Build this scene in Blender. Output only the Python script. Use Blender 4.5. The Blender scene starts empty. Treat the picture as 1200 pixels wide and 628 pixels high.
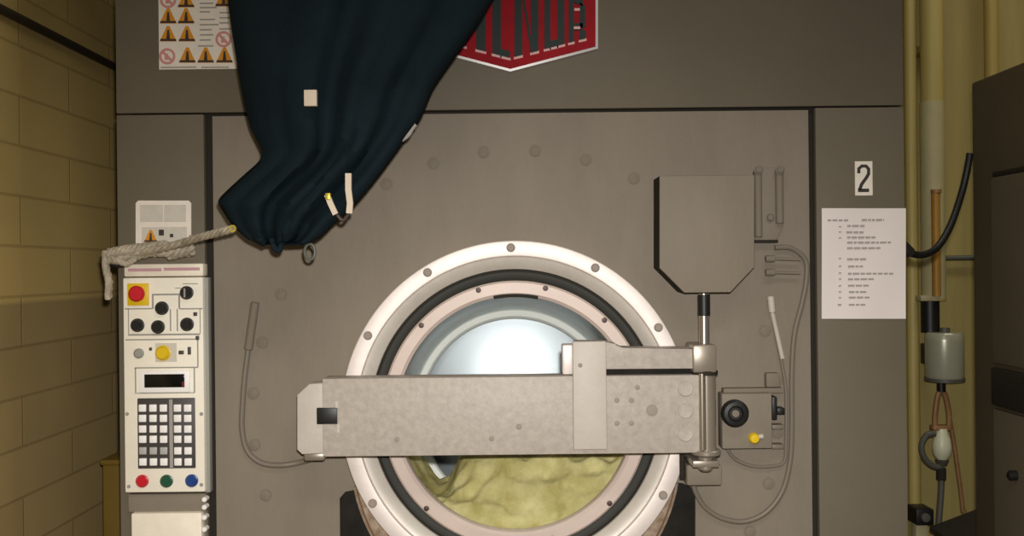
import bpy, bmesh, math, random
from mathutils import Vector, Matrix, noise
random.seed(7)
SC = bpy.context.scene
COL = SC.collection
PI = math.pi

# ------------------------------------------------------------------ measure
F = 1167.0            # focal length in pixels of the 1200 px wide frame
D = 1.867             # camera to the machine's front plane (y = 0)
H = 1.50              # camera height
ROLL = 0.0105
CR, SR = math.cos(ROLL), math.sin(ROLL)

def K(y=0.0):
    return (D + y) / F

def W(u, v, y=0.0):
    """world point that stands at depth y and is seen at photo pixel (u, v)"""
    k = K(y); du = u - 600.0; dv = v - 314.0
    return Vector((k * (du * CR - dv * SR), y, H - k * (du * SR + dv * CR)))

# ------------------------------------------------------------------ materials
def lin(c):
    return tuple(((x / 255.0) / 12.92 if x <= 10 else ((x / 255.0 + 0.055) / 1.055) ** 2.4) for x in c)

def mat(name, rgb, rough=0.5, metal=0.0, spec=0.5, var=0.0, vscale=8.0, stretch=(1, 1, 1), bump=0.0, bscale=120.0,
        rgb2=None, sheen=0.0, coat=0.0, emis=None):
    m = bpy.data.materials.new(name); m.use_nodes = True
    nt = m.node_tree; b = nt.nodes['Principled BSDF']
    c = lin(rgb)
    b.inputs['Base Color'].default_value = (*c, 1)
    b.inputs['Roughness'].default_value = rough
    b.inputs['Metallic'].default_value = metal
    b.inputs['Specular IOR Level'].default_value = spec
    if sheen: b.inputs['Sheen Weight'].default_value = sheen
    if coat: b.inputs['Coat Weight'].default_value = coat
    if var or bump:
        tc = nt.nodes.new('ShaderNodeTexCoord'); mp = nt.nodes.new('ShaderNodeMapping')
        nt.links.new(tc.outputs['Object'], mp.inputs['Vector'])
        mp.inputs['Scale'].default_value = stretch
    if var:
        n = nt.nodes.new('ShaderNodeTexNoise'); n.inputs['Scale'].default_value = vscale
        n.inputs['Detail'].default_value = 5; n.inputs['Roughness'].default_value = 0.65
        nt.links.new(mp.outputs['Vector'], n.inputs['Vector'])
        r = nt.nodes.new('ShaderNodeValToRGB')
        c2 = lin(rgb2) if rgb2 else tuple(x * (1 - var) for x in c)
        c1 = c if rgb2 else tuple(min(1, x * (1 + var)) for x in c)
        r.color_ramp.elements[0].position = 0.32; r.color_ramp.elements[0].color = (*c2, 1)
        r.color_ramp.elements[1].position = 0.68; r.color_ramp.elements[1].color = (*c1, 1)
        nt.links.new(n.outputs['Fac'], r.inputs['Fac']); nt.links.new(r.outputs['Color'], b.inputs['Base Color'])
    if bump:
        n2 = nt.nodes.new('ShaderNodeTexNoise'); n2.inputs['Scale'].default_value = bscale; n2.inputs['Detail'].default_value = 3
        nt.links.new(mp.outputs['Vector'], n2.inputs['Vector'])
        bp = nt.nodes.new('ShaderNodeBump'); bp.inputs['Strength'].default_value = bump; bp.inputs['Distance'].default_value = 0.002
        nt.links.new(n2.outputs['Fac'], bp.inputs['Height']); nt.links.new(bp.outputs['Normal'], b.inputs['Normal'])
    return m

def glass_mat(name, tint):
    m = bpy.data.materials.new(name); m.use_nodes = True
    nt = m.node_tree; nt.nodes.clear()
    o = nt.nodes.new('ShaderNodeOutputMaterial'); mx = nt.nodes.new('ShaderNodeMixShader')
    t = nt.nodes.new('ShaderNodeBsdfTransparent'); g = nt.nodes.new('ShaderNodeBsdfGlossy'); fr = nt.nodes.new('ShaderNodeFresnel')
    t.inputs['Color'].default_value = (*tint, 1); g.inputs['Roughness'].default_value = 0.05
    fr.inputs['IOR'].default_value = 1.45
    nt.links.new(fr.outputs[0], mx.inputs['Fac']); nt.links.new(t.outputs[0], mx.inputs[1]); nt.links.new(g.outputs[0], mx.inputs[2])
    nt.links.new(mx.outputs[0], o.inputs['Surface'])
    return m

M = {}
M['cabinet'] = mat('cabinet grey paint', (106, 98, 83), 0.6, spec=0.22, var=0.05, vscale=5, bump=0.12, bscale=160)
M['panel'] = mat('hammered grey paint', (130, 120, 106), 0.62, spec=0.2, var=0.07, vscale=9, stretch=(1, 1, .35), bump=0.25, bscale=110)
M['arm'] = mat('grey arm paint', (174, 164, 153), 0.5, spec=0.35, var=0.11, vscale=75, bump=0.3, bscale=130)
M['armbolt'] = mat('worn bolt paint', (150, 139, 127), 0.65, spec=0.15)
M['armlight'] = mat('pale arm plate', (188, 179, 168), 0.5, spec=0.4, var=0.05, vscale=18, bump=0.2, bscale=130)
M['bolt'] = mat('painted bolt', (124, 115, 101), 0.65, spec=0.15)
M['gap'] = mat('dark rubber and gap shade', (46, 42, 36), 0.8, spec=0.15)  # also paints the shade in the seams and on the cover's sides
M['shellin'] = mat('inner steel', (60, 57, 52), 0.6, metal=0.4)
M['flange'] = mat('bright flange steel', (228, 217, 210), 0.5, metal=0.3, spec=0.5, var=0.06, vscale=14, bump=0.1, bscale=60)
M['chamfer'] = mat('brushed bezel steel', (204, 196, 185), 0.42, metal=0.2, var=0.08, vscale=16)
M['gasket'] = mat('black rubber gasket', (44, 43, 37), 0.6, spec=0.3)
M['clamp'] = mat('pinkish clamp ring', (200, 182, 171), 0.5, metal=0.1, var=0.05, vscale=12)
M['drum'] = mat('stainless drum', (216, 222, 224), 0.5, metal=0.3, var=0.07, vscale=6)
M['drumback'] = mat('polished drum back', (214, 222, 228), 0.46, metal=0.9, var=0.04, vscale=5)
M['bead'] = mat('drum bead steel', (246, 246, 240), 0.6, metal=0.1)
M['glass'] = glass_mat('door glass', (0.97, 0.985, 0.98))
M['screw'] = mat('dark screw', (74, 60, 54), 0.5, metal=0.4)
M['greybolt'] = mat('grey flange bolt', (150, 139, 130), 0.6, spec=0.2)
M['steel'] = mat('pin steel', (206, 196, 182), 0.24, metal=0.9)
M['pinpaint'] = mat('painted hinge steel', (150, 140, 126), 0.35, metal=0.45, spec=0.5)
M['rod'] = mat('chrome rod', (190, 182, 170), 0.25, metal=0.85)
M['black'] = mat('black plastic and hole shade', (26, 25, 23), 0.45, spec=0.4)
M['blackshade'] = mat('black steel and recess shade', (30, 28, 24), 0.75, spec=0.2, var=0.3, vscale=30)  # trough steel, also painted shade in the arm slot and ring recesses
M['lip'] = mat('stained lip steel', (196, 176, 156), 0.45, metal=0.3, var=0.4, vscale=60, rgb2=(140, 116, 94))
M['cable'] = mat('grey armoured cable', (116, 107, 94), 0.5, spec=0.4)
M['yellow'] = mat('yellow plastic', (222, 186, 20), 0.4)
M['red'] = mat('red plastic', (196, 22, 40), 0.35, coat=0.3)
M['green'] = mat('green plastic', (30, 82, 58), 0.35)
M['blue'] = mat('blue plastic', (30, 66, 130), 0.35)
M['white'] = mat('ivory control panel', (242, 234, 216), 0.5, spec=0.35, var=0.03, vscale=30)
M['whitebox'] = mat('ivory lower cover', (236, 226, 206), 0.5, var=0.05, vscale=25)
M['inset'] = mat('cream panel field', (224, 217, 200), 0.5)
M['line'] = mat('grey panel line', (150, 148, 140), 0.6)
M['key'] = mat('white keys', (246, 242, 238), 0.4)
M['keygrey'] = mat('grey keys', (176, 174, 170), 0.4)
M['keypad'] = mat('keypad plate', (66, 62, 60), 0.5)
M['screen'] = mat('black display glass', (14, 15, 14), 0.15, spec=0.5)
M['pinkbar'] = mat('faded magenta print', (196, 150, 158), 0.5)
M['label'] = mat('label vinyl', (232, 222, 208), 0.45, var=0.04, vscale=40)
M['labelgrey'] = mat('label print grey', (202, 195, 182), 0.5, var=0.05, vscale=60)
M['amber'] = mat('amber warning print', (214, 140, 20), 0.5)
M['ink'] = mat('dark print', (50, 44, 38), 0.6)
M['softink'] = mat('grey print', (160, 152, 146), 0.6)
M['rose'] = mat('faded red print', (206, 140, 134), 0.5)
M['paper'] = mat('white paper', (226, 216, 210), 0.7, spec=0.2)
M['badgered'] = mat('badge red', (150, 16, 28), 0.6, spec=.15, var=0.12, vscale=20)
M['badgeletter'] = mat('badge dark letters', (50, 60, 58), 0.6, spec=.15, metal=0.1)
M['badgewhite'] = mat('badge white edge', (204, 200, 198), 0.45, metal=0.3)
M['cloth'] = mat('navy canvas', (24, 34, 39), 0.9, spec=0.05, var=0.18, vscale=6, bump=0.2, bscale=300)
M['rope'] = mat('grubby white rope', (172, 161, 142), 0.85, spec=0.1, var=0.3, vscale=60, bump=0.5, bscale=300)
M['tape'] = mat('cream cotton tape', (206, 190, 170), 0.8, spec=0.1)
M['brass'] = mat('brass eyelet', (190, 170, 60), 0.4, metal=0.6)
M['laundry'] = mat('yellow green linen', (216, 206, 150), 0.9, spec=0.1, var=0.2, vscale=20, rgb2=(176, 164, 98), bump=0.5, bscale=70)
M['bin'] = mat('mustard plastic', (104, 82, 24), 0.5, var=0.1, vscale=10)
M['binblack'] = mat('black bin liner', (22, 20, 16), 0.5)
M['dryer'] = mat('dark brown enamel', (92, 82, 64), 0.5, var=0.1, vscale=5)
M['dryerpanel'] = mat('dark brown door panel', (112, 103, 84), 0.5, var=0.06, vscale=5)
M['dryergap'] = mat('black dryer band', (44, 40, 34), 0.6)
M['pipe'] = mat('pipe cream paint', (176, 158, 92), 0.5, var=0.08, vscale=4, stretch=(1, 1, .3))
M['pipegrey'] = mat('pipe pale lagging', (172, 162, 120), 0.6, var=0.08, vscale=8)
M['yellowpipe'] = mat('pipe yellow paint', (170, 146, 78), 0.5, var=0.08, vscale=4)
M['copper'] = mat('dull copper', (150, 112, 72), 0.55, metal=0.2, var=0.2, vscale=20)
M['tan'] = mat('tan tube', (164, 118, 42), 0.5, var=0.15, vscale=20)
M['canister'] = mat('grey green canister', (176, 174, 150), 0.3, metal=0.2, spec=0.6, var=0.05, vscale=10)
M['bulb'] = mat('pale valve body', (214, 212, 180), 0.4)
M['hose'] = mat('dark grey hose', (84, 82, 72), 0.5)
M['conduit'] = mat('dark conduit', (52, 44, 30), 0.6, var=0.1)
M['rubbercable'] = mat('black rubber cable', (26, 24, 20), 0.5)

# ------------------------------------------------------------------ mesh builder
ORIG = {}
class MB:
    def __init__(s):
        s.bm = bmesh.new(); s.mats = []
    def box(s, a, b, bevel=0.0, rot=None):
        """axis aligned box between world corners a and b"""
        lo = Vector([min(a[i], b[i]) for i in range(3)]); hi = Vector([max(a[i], b[i]) for i in range(3)])
        r = bmesh.ops.create_cube(s.bm, size=1.0)
        vs = r['verts']; c = (lo + hi) / 2; d = hi - lo
        for v in vs: v.co = Vector((v.co.x * d.x, v.co.y * d.y, v.co.z * d.z)) + c
        if bevel:
            es = list({e for v in vs for e in v.link_edges})
            bmesh.ops.bevel(s.bm, geom=es, offset=min(bevel, min(d) * .45), segments=2, affect='EDGES', profile=.5)
        return s
    def pbox(s, u0, v0, u1, v1, yf, yb, bevel=0.0):
        """box whose front face (at depth yf) is centred on and sized like photo rect u0..u1, v0..v1"""
        c = W((u0 + u1) / 2, (v0 + v1) / 2, yf); k = K(yf)
        hx = abs(u1 - u0) * k / 2; hz = abs(v1 - v0) * k / 2
        return s.box((c.x - hx, yf, c.z - hz), (c.x + hx, yb, c.z + hz), bevel)
    def prism(s, pts, y0, y1, bevel=0.0):
        """pts: list of world (x, z); extruded between depths y0 and y1"""
        f0 = [s.bm.verts.new((p[0], y0, p[1])) for p in pts]; f1 = [s.bm.verts.new((p[0], y1, p[1])) for p in pts]
        n = len(pts); fs = [s.bm.faces.new(f0), s.bm.faces.new(f1[::-1])]
        for i in range(n):
            j = (i + 1) % n
            fs.append(s.bm.faces.new((f0[j], f0[i], f1[i], f1[j])))
        if bevel:
            es = list({e for f in fs[:2] for e in f.edges})
            bmesh.ops.bevel(s.bm, geom=es, offset=bevel, segments=2, affect='EDGES', profile=.5)
        return s
    def pprism(s, pix, yf, yb, bevel=0.0):
        ps = [W(u, v, yf) for u, v in pix]
        return s.prism([(p.x, p.z) for p in ps], yf, yb, bevel)
    def lathe(s, c, axis, prof, n=48, a0=0.0, a1=2 * PI, closed=False, ref=None):
        """prof: list of (radius, distance along axis)"""
        ax = Vector(axis).normalized()
        e1 = Vector(ref).normalized() if ref else ax.orthogonal().normalized()
        e2 = ax.cross(e1)
        full = abs(a1 - a0 - 2 * PI) < 1e-6
        m = n if full else n + 1
        rings = []
        for (r, t) in prof:
            if r < 1e-6:
                rings.append([s.bm.verts.new(Vector(c) + ax * t)])
            else:
                rings.append([s.bm.verts.new(Vector(c) + ax * t + (e1 * math.cos(a0 + (a1 - a0) * i / n) + e2 * math.sin(a0 + (a1 - a0) * i / n)) * r) for i in range(m)])
        pairs = list(zip(rings[:-1], rings[1:]))
        if closed: pairs.append((rings[-1], rings[0]))
        for A, B in pairs:
            for i in range(n if full else n):
                j = (i + 1) % m
                q = []
                for vtx in (A[i % len(A)], A[j % len(A)], B[j % len(B)], B[i % len(B)]):
                    if vtx not in q: q.append(vtx)
                if len(q) > 2:
                    try: s.bm.faces.new(q)
                    except ValueError: pass
        if not full and closed:
            for i in (0, m - 1):
                try: s.bm.faces.new([r[i] for r in rings])
                except ValueError: pass
        return s
    def cyl(s, a, b, r, n=24, bevel=0.0, r2=None):
        a = Vector(a); b = Vector(b); L = (b - a).length; r2 = r if r2 is None else r2
        bv = min(bevel, r * .5, L * .4)
        if bv: prof = [(0, 0), (r - bv, 0), (r, bv), (r2, L - bv), (r2 - bv, L), (0, L)]
        else: prof = [(0, 0), (r, 0), (r2, L), (0, L)]
        return s.lathe(a, b - a, prof, n)
    def tube(s, pts, r, n=10, sub=8, smooth=True):
        P = [Vector(p) for p in pts]
        if smooth and len(P) > 2:
            Q = []
            for i in range(len(P) - 1):
                p0 = P[max(i - 1, 0)]; p1 = P[i]; p2 = P[i + 1]; p3 = P[min(i + 2, len(P) - 1)]
                for k in range(sub):
                    t = k / sub
                    Q.append(.5 * ((2 * p1) + (p2 - p0) * t + (2 * p0 - 5 * p1 + 4 * p2 - p3) * t * t + (3 * p1 - p0 - 3 * p2 + p3) * t ** 3))
            Q.append(P[-1]); P = Q
        up = None; rings = []
        for i, p in enumerate(P):
            t = (P[min(i + 1, len(P) - 1)] - P[max(i - 1, 0)]).normalized()
            if up is None: up = t.orthogonal().normalized()
            up = (up - t * up.dot(t)).normalized(); sd = t.cross(up)
            rr = r(i / (len(P) - 1)) if callable(r) else r
            rings.append([s.bm.verts.new(p + (up * math.cos(2 * PI * k / n) + sd * math.sin(2 * PI * k / n)) * rr) for k in range(n)])
        for A, B in zip(rings[:-1], rings[1:]):
            for i in range(n): s.bm.faces.new((A[i], A[(i + 1) % n], B[(i + 1) % n], B[i]))
        s.bm.faces.new(rings[0][::-1]); s.bm.faces.new(rings[-1])
        return s
    def build(s, name, m, parent=None, origin=None, smooth=True, angle=35, extra=None):
        bmesh.ops.recalc_face_normals(s.bm, faces=s.bm.faces[:])
        if origin is None: origin = ORIG[parent.name] if parent else Vector((0, 0, 0))
        origin = Vector(origin)
        for v in s.bm.verts: v.co -= origin
        me = bpy.data.meshes.new(name); s.bm.to_mesh(me); s.bm.free()
        me.materials.append(m)
        if smooth:
            me.shade_smooth(); me.set_sharp_from_angle(angle=math.radians(angle))
        o = bpy.data.objects.new(name, me); COL.objects.link(o)
        if parent:
            o.parent = parent; o.location = origin - ORIG[parent.name]
        else: o.location = origin
        ORIG[o.name] = origin.copy()
        return o

def tag(o, label=None, cat=None, group=None, kind=None):
    if label: o['label'] = label
    if cat: o['category'] = cat
    if group: o['group'] = group
    if kind: o['kind'] = kind
    return o

def thing(name, loc, label, cat, group=None):
    o = bpy.data.objects.new(name, None); COL.objects.link(o)
    o.location = loc; o.empty_display_size = .1; ORIG[o.name] = Vector(loc)
    return tag(o, label, cat, group)

def dup(o, origin, parent):
    c = o.copy(); COL.objects.link(c); c.parent = parent
    c.location = Vector(origin) - ORIG[parent.name]; ORIG[c.name] = Vector(origin)
    return c

# ------------------------------------------------------------------ setting
XL, YB, XR, YF, ZC = -0.92, 1.05, 2.3, -3.6, 3.1
def brick_wall(name, upper, lower, split, along):
    m = bpy.data.materials.new(name); m.use_nodes = True
    nt = m.node_tree; b = nt.nodes['Principled BSDF']; L = nt.links.new
    g = nt.nodes.new('ShaderNodeNewGeometry'); sx = nt.nodes.new('ShaderNodeSeparateXYZ'); L(g.outputs['Position'], sx.inputs[0])
    cx = nt.nodes.new('ShaderNodeCombineXYZ'); L(sx.outputs[along], cx.inputs[0])
    az = nt.nodes.new('ShaderNodeMath'); az.operation = 'ADD'; az.inputs[1].default_value = 0.048; L(sx.outputs['Z'], az.inputs[0]); L(az.outputs[0], cx.inputs[1])
    br = nt.nodes.new('ShaderNodeTexBrick'); L(cx.outputs[0], br.inputs['Vector'])
    br.inputs['Scale'].default_value = 1.0; br.inputs['Brick Width'].default_value = 0.42; br.inputs['Row Height'].default_value = 0.094
    br.inputs['Mortar Size'].default_value = 0.0035; br.inputs['Mortar Smooth'].default_value = 0.6
    br.inputs['Color1'].default_value = (1, 1, 1, 1); br.inputs['Color2'].default_value = (.93, .93, .93, 1); br.inputs['Mortar'].default_value = (.74, .72, .70, 1)
    ns = nt.nodes.new('ShaderNodeTexNoise'); ns.inputs['Scale'].default_value = 3.0; ns.inputs['Detail'].default_value = 6; L(g.outputs['Position'], ns.inputs['Vector'])
    # painted dado: upper and lower paint with a clean edge on a mortar line
    gt = nt.nodes.new('ShaderNodeMapRange'); gt.inputs['From Min'].default_value = split - .004; gt.inputs['From Max'].default_value = split + .004; L(sx.outputs['Z'], gt.inputs['Value'])
    mx = nt.nodes.new('ShaderNodeMix'); mx.data_type = 'RGBA'; mx.inputs['A'].default_value = (*lin(lower), 1); mx.inputs['B'].default_value = (*lin(upper), 1); L(gt.outputs[0], mx.inputs['Factor'])
    m2 = nt.nodes.new('ShaderNodeMix'); m2.data_type = 'RGBA'; m2.blend_type = 'MULTIPLY'; m2.inputs['Factor'].default_value = 1; L(mx.outputs['Result'], m2.inputs['A']); L(br.outputs['Color'], m2.inputs['B'])
    rp = nt.nodes.new('ShaderNodeValToRGB'); rp.color_ramp.elements[0].position = .3; rp.color_ramp.elements[0].color = (.82, .82, .82, 1); rp.color_ramp.elements[1].position = .7; L(ns.outputs['Fac'], rp.inputs['Fac'])
    m3 = nt.nodes.new('ShaderNodeMix'); m3.data_type = 'RGBA'; m3.blend_type = 'MULTIPLY'; m3.inputs['Factor'].default_value = 1; L(m2.outputs['Result'], m3.inputs['A']); L(rp.outputs['Color'], m3.inputs['B'])
    L(m3.outputs['Result'], b.inputs['Base Color']); b.inputs['Roughness'].default_value = .6; b.inputs['Specular IOR Level'].default_value = .25
    bp = nt.nodes.new('ShaderNodeBump'); bp.inputs['Strength'].default_value = .3; bp.inputs['Distance'].default_value = .003; bp.invert = True
    L(br.outputs['Fac'], bp.inputs['Height']); L(bp.outputs['Normal'], b.inputs['Normal'])
    return m

M['brick'] = brick_wall('painted brick', (206, 178, 112), (170, 146, 98), H - .055, 'Y')
M['backwall'] = mat('yellow painted block', (160, 144, 88), .6, spec=.25, var=.16, vscale=4, stretch=(3, 3, .15))
M['floor'] = mat('grey concrete', (120, 112, 100), .7, var=.12, vscale=4)
M['ceiling'] = mat('ceiling off-white', (180, 174, 160), .8, var=.05, vscale=3)
def struct(name, a, b, m):
    o = MB().box(a, b).build(name, m, smooth=False, origin=((a[0] + b[0]) / 2, (a[1] + b[1]) / 2, min(a[2], b[2])))
    return tag(o, kind='structure')
struct('floor', (XL - .1, YF, -.1), (XR + .1, YB + .1, 0), M['floor'])
struct('ceiling', (XL - .1, YF, ZC), (XR + .1, YB + .1, ZC + .1), M['ceiling'])
struct('wall_left', (XL - .1, YF, 0), (XL, YB, ZC), M['brick'])
struct('wall_back', (XL - .1, YB, 0), (XR + .1, YB + .1, ZC), M['backwall'])
struct('wall_right', (XR, YF, 0), (XR + .1, YB, ZC), M['backwall'])

# ------------------------------------------------------------------ the washer
XA = W(138, 314).x; XB = W(1061, 314).x
ZTOP = 2.22
wm = thing('washing_machine', (0, .45, 0), 'big grey industrial front-loading washing machine with a round glass door', 'washing machine')
def seam_z(v=128): return W(600, v).z
ZS = W(600, 129).z      # seam under the upper cabinet
# shell: sides, top, back, plinth
b = MB()
b.box((XA, .021, .06), (XA + .02, .93, ZTOP), .003); b.box((XB - .02, .021, .06), (XB, .93, ZTOP), .003)
b.box((XA + .02, .021, ZTOP - .02), (XB - .02, .93, ZTOP)); b.box((XA + .02, .91, .06), (XB - .02, .93, ZTOP - .02))
b.build('cabinet_shell', M['cabinet'], wm)
MB().box((XA + .03, .05, 0), (XB - .03, .9, .06)).build('plinth', M['gap'], wm)
MB().box((XA, 0, ZS + .0015), (XB, .02, ZTOP), .002).build('upper_panel', M['cabinet'], wm)
XG0, XG1 = W(241, 380).x, W(251, 380).x        # left gap
XG2, XG3 = W(950, 380).x, W(958, 380).x        # right gap
MB().box((XA, 0, .06), (XG0, .02, ZS - .0015), .002).build('column_panel', M['cabinet'], wm)
MB().box((XG3, 0, .06), (XB, .02, ZS - .0015), .002).build('column_panel', M['cabinet'], wm)
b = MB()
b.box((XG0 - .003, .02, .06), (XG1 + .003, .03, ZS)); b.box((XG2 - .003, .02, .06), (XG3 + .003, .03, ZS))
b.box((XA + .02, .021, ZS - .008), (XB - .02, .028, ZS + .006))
b.build('seam_shade', M['gap'], wm)  # dark strips put in as the shade of the deep open seams
# front panel with the round opening
DC = W(604, 484, 0.0); k0 = K(0)
RH = 176 * k0
x0, x1, z0, z1 = XG1, XG2, .40, ZS - .0055
bm = MB()
angs = sorted(set([2 * PI * i / 96 for i in range(96)] + [math.atan2(z - DC.z, x - DC.x) % (2 * PI) for x in (x0, x1) for z in (z0, z1)]))
inn, out = [[], []], [[], []]
for a in angs:
    dx, dz = math.cos(a), math.sin(a)
    t = min([(x1 - DC.x) / dx if dx > 1e-9 else 9e9, (x0 - DC.x) / dx if dx < -1e-9 else 9e9, (z1 - DC.z) / dz if dz > 1e-9 else 9e9, (z0 - DC.z) / dz if dz < -1e-9 else 9e9])
    for q, y in enumerate((0.002, .022)):
        inn[q].append(bm.bm.verts.new((DC.x + dx * RH, y, DC.z + dz * RH))); out[q].append(bm.bm.verts.new((DC.x + dx * t, y, DC.z + dz * t)))
n = len(angs)
for i in range(n):
    j = (i + 1) % n
    bm.bm.faces.new((inn[0][i], inn[0][j], out[0][j], out[0][i])); bm.bm.faces.new((inn[1][i], out[1][i], out[1][j], inn[1][j]))
    bm.bm.faces.new((inn[0][i], inn[1][i], inn[1][j], inn[0][j])); bm.bm.faces.new((out[0][i], out[0][j], out[1][j], out[1][i]))
bm.build('front_panel', M['panel'], wm)
MB().box((XG1, .002, .06), (XG2, .022, .395), .002).build('kick_panel', M['cabinet'], wm)

# panel bolts on a circle of 32
def lathe_bolt(r, h, m, name, parent, at):
    b = MB(); b.lathe(at, (0, -1, 0), [(r * 1.25, 0), (r * 1.25, h * .25), (r, h * .3), (r, h * .8), (r * .8, h), (0, h)], 16)
    return b.build(name, m, parent, origin=at)
first = None
for i in range(32):
    a = math.radians(85.7 + 11.25 * i)
    u, v = 604 + 308 * math.cos(a), 484 - 308 * math.sin(a)
    if v > 660 or (762 < u < 900 and 195 < v < 350): continue
    if u > 940: continue
    p = W(u, v, .002)
    if first is None: first = lathe_bolt(6.0 * k0, .0035, M['bolt'], 'panel_bolt', wm, p)
    else: dup(first, p, wm)

# door ring (flange + bezel), axis towards the camera
AX = (0, -1, 0); REFX = (1, 0, 0)
def rp(*pr): return [(r * k0, t) for r, t in pr]
dr = MB().lathe(DC, AX, rp((183.5, .0), (202, .0), (202, .026), (201, .0285), (199.8, .029), (185.3, .029), (184.2, .0285), (183.5, .026)), 128, closed=True, ref=REFX).build('door_flange', M['flange'], wm)
MB().lathe(DC, AX, rp((184.3, .001), (184.3, .020), (182.5, .023), (176, .020), (169, .010), (168, .001)), 128, closed=True, ref=REFX).build('door_bezel', M['chamfer'], wm)
MB().lathe(DC, AX, rp((168.5, .0), (168.5, .006), (165, .010), (160, .010), (155, .006), (155, .0)), 128, closed=True, ref=REFX).build('door_gasket', M['gasket'], wm)
fb = None
for i in range(12):
    a = math.radians(91 + 30 * i)
    p = DC + Vector((math.cos(a) * 193.5 * k0, -.029, math.sin(a) * 193.5 * k0))
    if H - p.z > .62: continue
    if fb is None: fb = lathe_bolt(4.2 * k0, .005, M['greybolt'], 'flange_bolt', dr, p)
    else: dup(fb, p, dr)
# glazed door
door = MB().lathe(DC, AX, rp((155, .0), (155.3, .012), (153, .016), (141, .016), (137.5, .012), (137, -.01), (155, -.01)), 128, closed=True, ref=REFX).build('glass_door_ring', M['clamp'], wm)
sc_ = None
for i in range(12):
    a = math.radians(46 + 30 * i)
    p = DC + Vector((math.cos(a) * 150.5 * k0, -.016, math.sin(a) * 150.5 * k0))
    if sc_ is None: sc_ = lathe_bolt(2.6 * k0, .0012, M['screw'], 'ring_screw', door, p)
    else: dup(sc_, p, door)
MB().lathe(DC, AX, rp((0, .000), (138, .000)), 96, ref=REFX).build('glass_pane', M['glass'], door)
b = MB(); b.lathe(DC, AX, rp((136, .0005), (140, .0005), (140, .0175), (136, .0175)), 12, a0=math.radians(78.5), a1=math.radians(100), closed=True, ref=REFX)
b.build('ring_slot', M['gap'], door)
# drip lip below the flange
LC = W(604, 534, 0)
MB().lathe(LC, AX, rp((172, .0), (192, .0), (192, .012), (189, .015), (174, .015)), 64, a0=math.radians(190), a1=math.radians(350), closed=True, ref=REFX).build('drip_lip', M['lip'], wm)
MB().lathe(LC, AX, rp((187, .0), (189, .0), (189, .0158), (187, .0158)), 64, a0=math.radians(190), a1=math.radians(350), closed=True, ref=REFX).build('lip_edge', mat('rust brown edge', (98, 70, 44), .6), wm)
# black blocks painting the shade of recesses beside the ring
MB().pprism([(398, 584), (404, 577), (414, 575), (420, 577), (432, 606), (446, 634), (452, 680), (399, 680)], -.006, .001, .001).build('recess_shade', M['blackshade'], wm)
MB().pprism([(790, 566), (801, 567), (815, 574), (815, 680), (760, 680), (764, 634), (780, 606)], -.006, .001, .001).build('recess_shade', M['blackshade'], wm)

# drum behind the glass, leaning so that its axis rises towards the loader
TA = math.radians(8.0)
DAX = Vector((0, math.cos(TA), -math.sin(TA)))          # into the machine
DST = DC + Vector((0, .012, 0))
DEP = .45
RB = 121 * K(DEP)
drum = MB().lathe(DST, DAX, [(.255, .018), (.262, .03), (RB + .012, .10), (RB + .004, DEP - .03), (RB, DEP - .01), (RB - .003, DEP)], 96, ref=REFX).build('wash_drum', M['drum'], wm)
RI = 109 * K(DEP)
MB().lathe(DST, DAX, [(RB - .001, DEP - .012), (RB - .003, DEP - .022), (RB - .006, DEP - .025), (RI + .005, DEP - .023), (RI + .001, DEP - .018), (RI, DEP), (RB - .001, DEP)], 96, closed=True, ref=REFX).build('drum_bead', M['bead'], drum)
BAX = Vector((0, math.cos(math.radians(-1.0)), -math.sin(math.radians(-1.0))))
BC0 = DST + DAX * (DEP + .038)
MB().lathe(BC0, BAX, [(r_, -.027 * (1 - (r_ / .216) ** 2)) for r_ in (0, .03, .06, .09, .12, .15, .18, .21, RI + .025)], 96, ref=REFX).build('drum_back', M['drumback'], drum)
MB().lathe(DC, AX, [(.30, -.012), (.265, -.012), (.265, -.023), (.30, -.023)], 64, closed=True, ref=REFX).build('drum_shroud', M['shellin'], wm)

# door arm
YA, YAB = -.108, -.055
def P2(u, v, y): p = W(u, v, y); return (p.x, p.z)
arm = MB().pbox(378, 441.5, 822, 533, YA, YAB, .002).build('door_arm', M['arm'], wm)
MB().pprism([(348, 463), (362, 450), (383, 448.5), (383, 531), (354, 532.5), (348, 527)], YA + .006, YAB, .002).build('arm_end_plate', M['armlight'], arm)
b = MB(); b.pbox(371, 478, 395, 497, YA - .003, YA + .004, .001); b.build('latch_hole_shade', M['black'], arm)  # black block painting the shade inside the latch hole
b = MB(); b.pbox(393, 470, 396.5, 478, YA - .002, YA + .002); b.build('latch_guide', M['armlight'], arm); b = MB(); b.pbox(395, 497, 398, 507, YA - .002, YA + .002); b.build('latch_guide', M['armlight'], arm)
b = MB(); b.pbox(356, 531, 380, 540, YA + .02, YAB, .003); b.build('arm_hook', M['pinpaint'], arm)
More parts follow.
